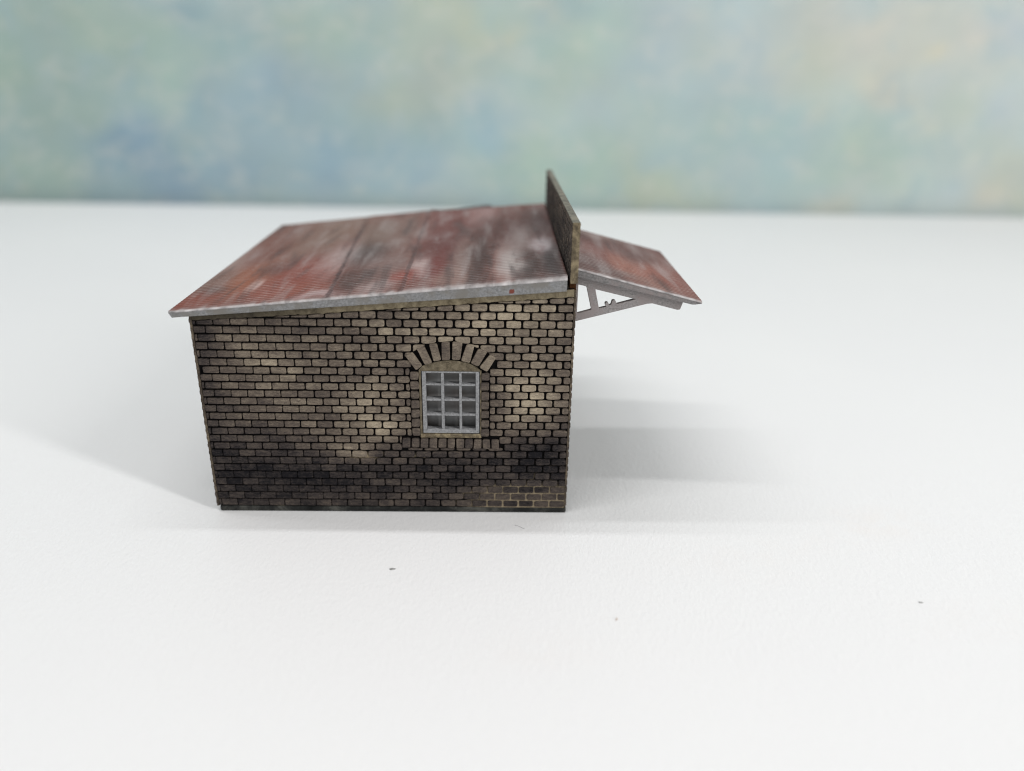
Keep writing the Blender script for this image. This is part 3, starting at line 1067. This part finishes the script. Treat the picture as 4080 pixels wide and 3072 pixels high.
BACK_GAIN = 1.01
BACK = [
    (262.0, 83.0, 9.0, 6.0, (212, 206, 190)),
    (214.0, 88.0, 8.0, 5.0, (208, 205, 190)),
    (225.0, 62.0, 10.0, 4.0, (206, 202, 184)),
    (272.0, 60.0, 6.0, 4.0, (198, 204, 196)),
    (250.0, 44.0, 8.0, 4.0, (200, 202, 184)),
    (283.0, 24.0, 8.0, 5.0, (206, 206, 194)),
    (294.0, 9.0, 9.0, 5.0, (208, 204, 186)),
    (196.0, 47.0, 9.0, 5.0, (194, 198, 178)),
    (60.0, 88.0, 8.0, 4.0, (190, 192, 172)),
    (27.0, 85.0, 9.0, 5.0, (186, 190, 170)),
    (-92.0, 84.0, 9.0, 4.0, (136, 166, 176)),
    (-104.0, 46.0, 9.0, 6.0, (142, 172, 182)),
    (-40.0, 34.0, 9.0, 6.0, (136, 166, 184)),
    (-140.0, 30.0, 9.0, 5.0, (128, 158, 176)),
    (44.0, 44.0, 7.0, 4.0, (150, 180, 190)),
    (-123.2, 19.4, 33.5, 19.2, (128, 158, 180)),
    (-152.6, 16.8, 17.9, 12.9, (135, 165, 182)),
    (-60.7, 41.6, 39.6, 22.5, (150, 175, 185)),
    (-80.5, 75.5, 14.8, 7.7, (145, 175, 182)),
    (-24.2, 27.4, 29.1, 19.0, (143, 173, 186)),
    (36.2, 34.7, 13.4, 10.6, (148, 180, 192)),
    (11.8, 36.5, 13.3, 10.5, (150, 180, 184)),
    (17.0, 75.2, 47.0, 21.0, (174, 187, 172)),
    (39.4, 79.5, 8.5, 5.7, (205, 198, 170)),
    (113.5, 74.9, 32.3, 19.2, (172, 187, 190)),
    (232.0, 78.9, 50.0, 21.0, (194, 196, 185)),
    (246.7, 73.6, 4.8, 3.9, (228, 212, 172)),
    (190.7, 66.2, 26.3, 15.8, (190, 195, 180)),
    (235.2, 53.7, 13.3, 6.1, (192, 190, 175)),
    (298.9, 16.8, 16.3, 13.3, (186, 192, 178)),
    (276.4, 32.0, 20.6, 14.9, (182, 195, 188)),
    (81.3, 72.4, 32.3, 21.1, (165, 190, 178)),
    (-5.5, 46.7, 35.1, 14.3, (165, 182, 172)),
    (-175.4, 54.1, 36.5, 35.0, (153, 176, 165)),
    (-131.8, 70.7, 42.4, 19.1, (158, 182, 170)),
    (-100.3, 24.1, 20.1, 14.9, (155, 178, 178)),
    (81.8, 18.1, 50.2, 15.2, (165, 188, 172)),
    (128.5, 7.6, 20.8, 8.9, (180, 190, 168)),
    (162.0, 34.5, 58.8, 27.1, (162, 186, 186)),
    (78.3, 89.7, 12.7, 5.7, (150, 178, 180)),
    (177.0, 83.8, 12.9, 9.5, (178, 188, 190)),
    (208.1, 4.2, 9.4, 9.0, (188, 195, 182)),
    (219.8, 28.9, 34.3, 17.1, (168, 190, 180)),
    (282.5, 85.6, 13.0, 11.5, (182, 195, 200)),
    (-72.5, 13.6, 36.2, 10.9, (140, 168, 180)),
    (-184.8, 11.9, 26.9, 13.1, (158, 178, 165)),
    (-35.9, 78.2, 31.7, 15.2, (158, 182, 175)),
    (-50.9, 52.1, 26.0, 12.1, (150, 172, 180)),
    (273.3, 79.6, 8.7, 5.8, (170, 190, 195)),
    (123.0, 16.5, 16.1, 6.6, (175, 188, 165)),
    (262.7, 51.0, 13.4, 10.3, (175, 190, 180)),]
BACK = [(a, b, max(c * 0.78, 4), max(d * 0.78, 4), lin(e)) for a, b, c, d, e in BACK]


def back_colour(x, z):
    def mot(o, f):
        return noise.noise(Vector((x * f, z * f, o)))
    jx = 14 * mot(1, 0.03) + 4 * mot(2, 0.07)
    jz = 9 * mot(3, 0.035) + 3 * mot(4, 0.07)
    u = clamp((x + 200) / 500)
    base = [lin((158, 182, 185))[k] * (1 - u) + lin((188, 202, 201))[k] * u for k in range(3)]
    w = 0.8
    s = [base[k] * w for k in range(3)]
    for cx, cz, rx, rz, c in BACK:
        q = ((x + jx - cx) / rx) ** 2 + ((z + jz - cz) / rz) ** 2
        if q < 8:
            e = math.exp(-q) * 3.2
            w += e
            for k in range(3):
                s[k] += c[k] * e
    c = [v / w for v in s]
    a = mot(8, 0.04) + 0.4 * mot(9, 0.09)
    b = mot(11, 0.03) + 0.4 * mot(12, 0.07)
    d = mot(14, 0.05) + 0.5 * mot(15, 0.15)
    c = [c[0] * (1 + 0.04 * a - 0.06 * b), c[1] * (1 + 0.04 * a + 0.0 * b), c[2] * (1 - 0.03 * a + 0.05 * b)]
    g = 0.3 * c[0] + 0.55 * c[1] + 0.15 * c[2]
    return [clamp((g + (v - g) * 0.88) * (1 + 0.05 * d) * BACK_GAIN) for v in c]



n = NT('mottled_painted_backdrop')
colr, _1, _2, _3, _a = n.attr()
pz = n.noise(n.coord((0.8, 1, 1.2)), 0.10, 5, 0.62, 0.9)
py_ = n.noise(n.coord((1.0, 1, 0.9)), 0.075, 5, 0.62, 1.0)
c = n.mix(n.rng(pz, 0.46, 0.68, 0.0, 0.34), colr, (0.60, 0.61, 0.555))
c = n.mix(n.rng(py_, 0.50, 0.70, 0.0, 0.36), c, (0.35, 0.47, 0.515))
m_back = n.set(c, 0.9, 0.1)
mb = MB()
g = {}
BX = [-620, -480, -380, -300] + [-250 + 5 * i for i in range(125)] + [420, 520, 660]
BZ = [-260, -120, -50] + [-20 + 4 * i for i in range(46)] + [200, 260, 330]
for i, x in enumerate(BX):
    for j, z in enumerate(BZ):
        y = 284.0 - 0.0066 * x + 0.9 * noise.noise(Vector((x * 0.01, z * 0.01, 0)))
        cc = back_colour(x, z)
        g[i, j] = mb.vert((x, y, z), (cc[0], cc[1], cc[2], 1))
for i in range(len(BX) - 1):
    for j in range(len(BZ) - 1):
        mb.face(g[i, j], g[i + 1, j], g[i + 1, j + 1], g[i, j + 1])
bd = mb.build('backdrop', m_back, origin=Vector((0, 0, 0)), smooth=True, fix=False)
bd['kind'] = 'structure'
sol = bd.modifiers.new('thickness', 'SOLIDIFY')
sol.thickness = 1.5 * MM
sol.offset = 1 if False else -1

# ------------------------------------------------------------------ specks lying on the table
n = NT('grey_paint_flake')
m_flake = n.set(n.ramp(n.noise(n.coord(), 4.0, 3), [(0.3, (0.19, 0.19, 0.185)), (0.7, (0.36, 0.36, 0.35))]), 0.6, 0.4)
n = NT('pale_wood')
m_wood = n.set(n.ramp(n.noise(n.coord(), 4.0, 3), [(0.3, (0.36, 0.24, 0.16)), (0.7, (0.55, 0.42, 0.30))]), 0.8, 0.2)
n = NT('grey_hair')
m_hair = n.set((0.16, 0.16, 0.16), 0.6, 0.4)


def flake(name, loc, L, Wd, H, rot, mat, label, cat, group=None, curl=0.4):
    mb = MB()
    N, K = 14, 4
    rings = []
    for k in range(K):
        f = 1 - k / (K - 0.4)
        r = []
        for i in range(N):
            a = 2 * math.pi * i / N
            j = 1 + 0.16 * noise.noise(Vector((math.cos(a) * 1.5 + loc[0], math.sin(a) * 1.5, 3)))
            x = math.cos(a) * L / 2 * f * j
            y = math.sin(a) * Wd / 2 * f * j * (1 - 0.35 * math.cos(a))
            z = H * (1 - f * f) + curl * H * (x / (L / 2)) ** 2 + 0.02
            r.append(mb.vert((loc[0] + x * math.cos(rot) - y * math.sin(rot), loc[1] + x * math.sin(rot) + y * math.cos(rot), z)))
        rings.append(r)
    for k in range(K - 1):
        for i in range(N):
            j = (i + 1) % N
            mb.face(rings[k][i], rings[k][j], rings[k + 1][j], rings[k + 1][i])
    mb.face(*rings[-1])
    low = [mb.vert((mb.v[q][0], mb.v[q][1], 0.006)) for q in rings[0]]
    for i in range(N):
        j = (i + 1) % N
        mb.face(rings[0][i], low[i], low[j], rings[0][j])
    mb.face(*low[::-1])
    o = mb.build(name, mat, origin=Vector((loc[0], loc[1], 0)), smooth=True)
    o['label'] = label
    o['category'] = cat
    if group:
        o['group'] = group
    return o


flake('paint_chip', (29.98, -15.21), 0.92, 0.46, 0.16, 0.10, m_flake, 'larger dark grey oval paint chip lying on the table in front of the brick wall', 'paint chip', 'paint chips on the table')
flake('paint_chip', (102.82, -22.17), 0.62, 0.26, 0.10, -0.25, m_flake, 'tiny grey paint chip lying alone on the table far to the right', 'paint chip', 'paint chips on the table')
flake('wood_shaving', (60.62, -25.78), 0.62, 0.16, 0.10, 1.15, m_wood, 'tiny tan wood shaving on the white table nearest the camera', 'wood shaving')
mb = MB()
pts = [(47.6, -3.7), (48.0, -3.9), (48.5, -4.25), (48.95, -4.6), (49.15, -4.62)]
pv = None
for i, (x, y) in enumerate(pts):
    r_ = 0.022
    z = 0.07 + 0.05 * math.sin(i * 1.4)
    cur = [mb.vert((x, y + r_ * math.cos(a), z + r_ * math.sin(a))) for a in (0, 2.09, 4.19)]
    if pv:
        for k in range(3):
            mb.face(pv[k], cur[k], cur[(k + 1) % 3], pv[(k + 1) % 3])
    pv = cur
hair = mb.build('loose_fibre', m_hair, origin=Vector((48.3, -4.2, 0)))
hair['label'] = 'short thin grey fibre on the table just below the right half of the brick wall'
hair['category'] = 'fibre'

# ------------------------------------------------------------------ light
world = bpy.data.worlds.new('World')
scene.world = world
world.use_nodes = True
bg = world.node_tree.nodes['Background']
bg.inputs[0].default_value = (1.0, 0.995, 0.99, 1)
bg.inputs[1].default_value = AMBIENT = 0.33


def area_lamp(name, loc, aim, sx, sy, power, colour, roll=0.0):
    l = bpy.data.lights.new(name, 'AREA')
    l.shape = 'RECTANGLE'
    l.size, l.size_y = sx * MM, sy * MM
    l.energy = power
    l.color = colour
    o = bpy.data.objects.new(name, l)
    col.objects.link(o)
    o.location = Vector(loc) * MM
    d = (Vector(aim) - Vector(loc)).normalized()
    q = d.to_track_quat('-Z', 'Y')
    o.rotation_euler = q.to_euler()
    if roll:
        o.rotation_euler.rotate(Euler((0, 0, math.radians(roll))))
    return o


# two long tubes overhead, one a little in front of the model and one a little behind, and a tall lamp on the right
area_lamp('strip_lamp', (-160, -160, 750), (-160, -40, 0), 520, 32, 1.85, (1.0, 0.99, 0.97), -5.0)
area_lamp('strip_lamp', (-150, 96, 750), (-150, 70, 0), 860, 24, 2.05, (0.99, 0.995, 1.0))
area_lamp('tall_lamp', (519, -306, 302), (0, 0, 0), 46, 510, 2.4, (1.0, 0.99, 0.975))

# ------------------------------------------------------------------ camera
cam = bpy.data.cameras.new('camera')
co_ = bpy.data.objects.new('camera', cam)
col.objects.link(co_)
co_.location = (0.044519, -0.107091, 0.067219)
co_.rotation_euler = (math.pi / 2 - 0.3972, -0.0168, -0.0152)
cam.sensor_fit = 'HORIZONTAL'
cam.sensor_width = 36.0
cam.lens = 36.0 * 3075.43 / 4080.0
cam.clip_start = 0.005
cam.clip_end = 20.0
cam.dof.use_dof = True
cam.dof.focus_distance = 0.1160
cam.dof.aperture_fstop = cam.lens / 2.8
cam.dof.aperture_blades = 0
scene.camera = co_

scene.view_settings.view_transform = 'Standard'
scene.view_settings.look = 'None'
scene.view_settings.exposure = 0.0
scene.view_settings.gamma = 1.0
scene.render.engine = 'CYCLES'
scene.cycles.use_denoising = True
scene.cycles.max_bounces = 8
scene.cycles.pixel_filter_type = 'BLACKMAN_HARRIS'
scene.cycles.filter_width = 1.1
scene.cycles.diffuse_bounces = 4
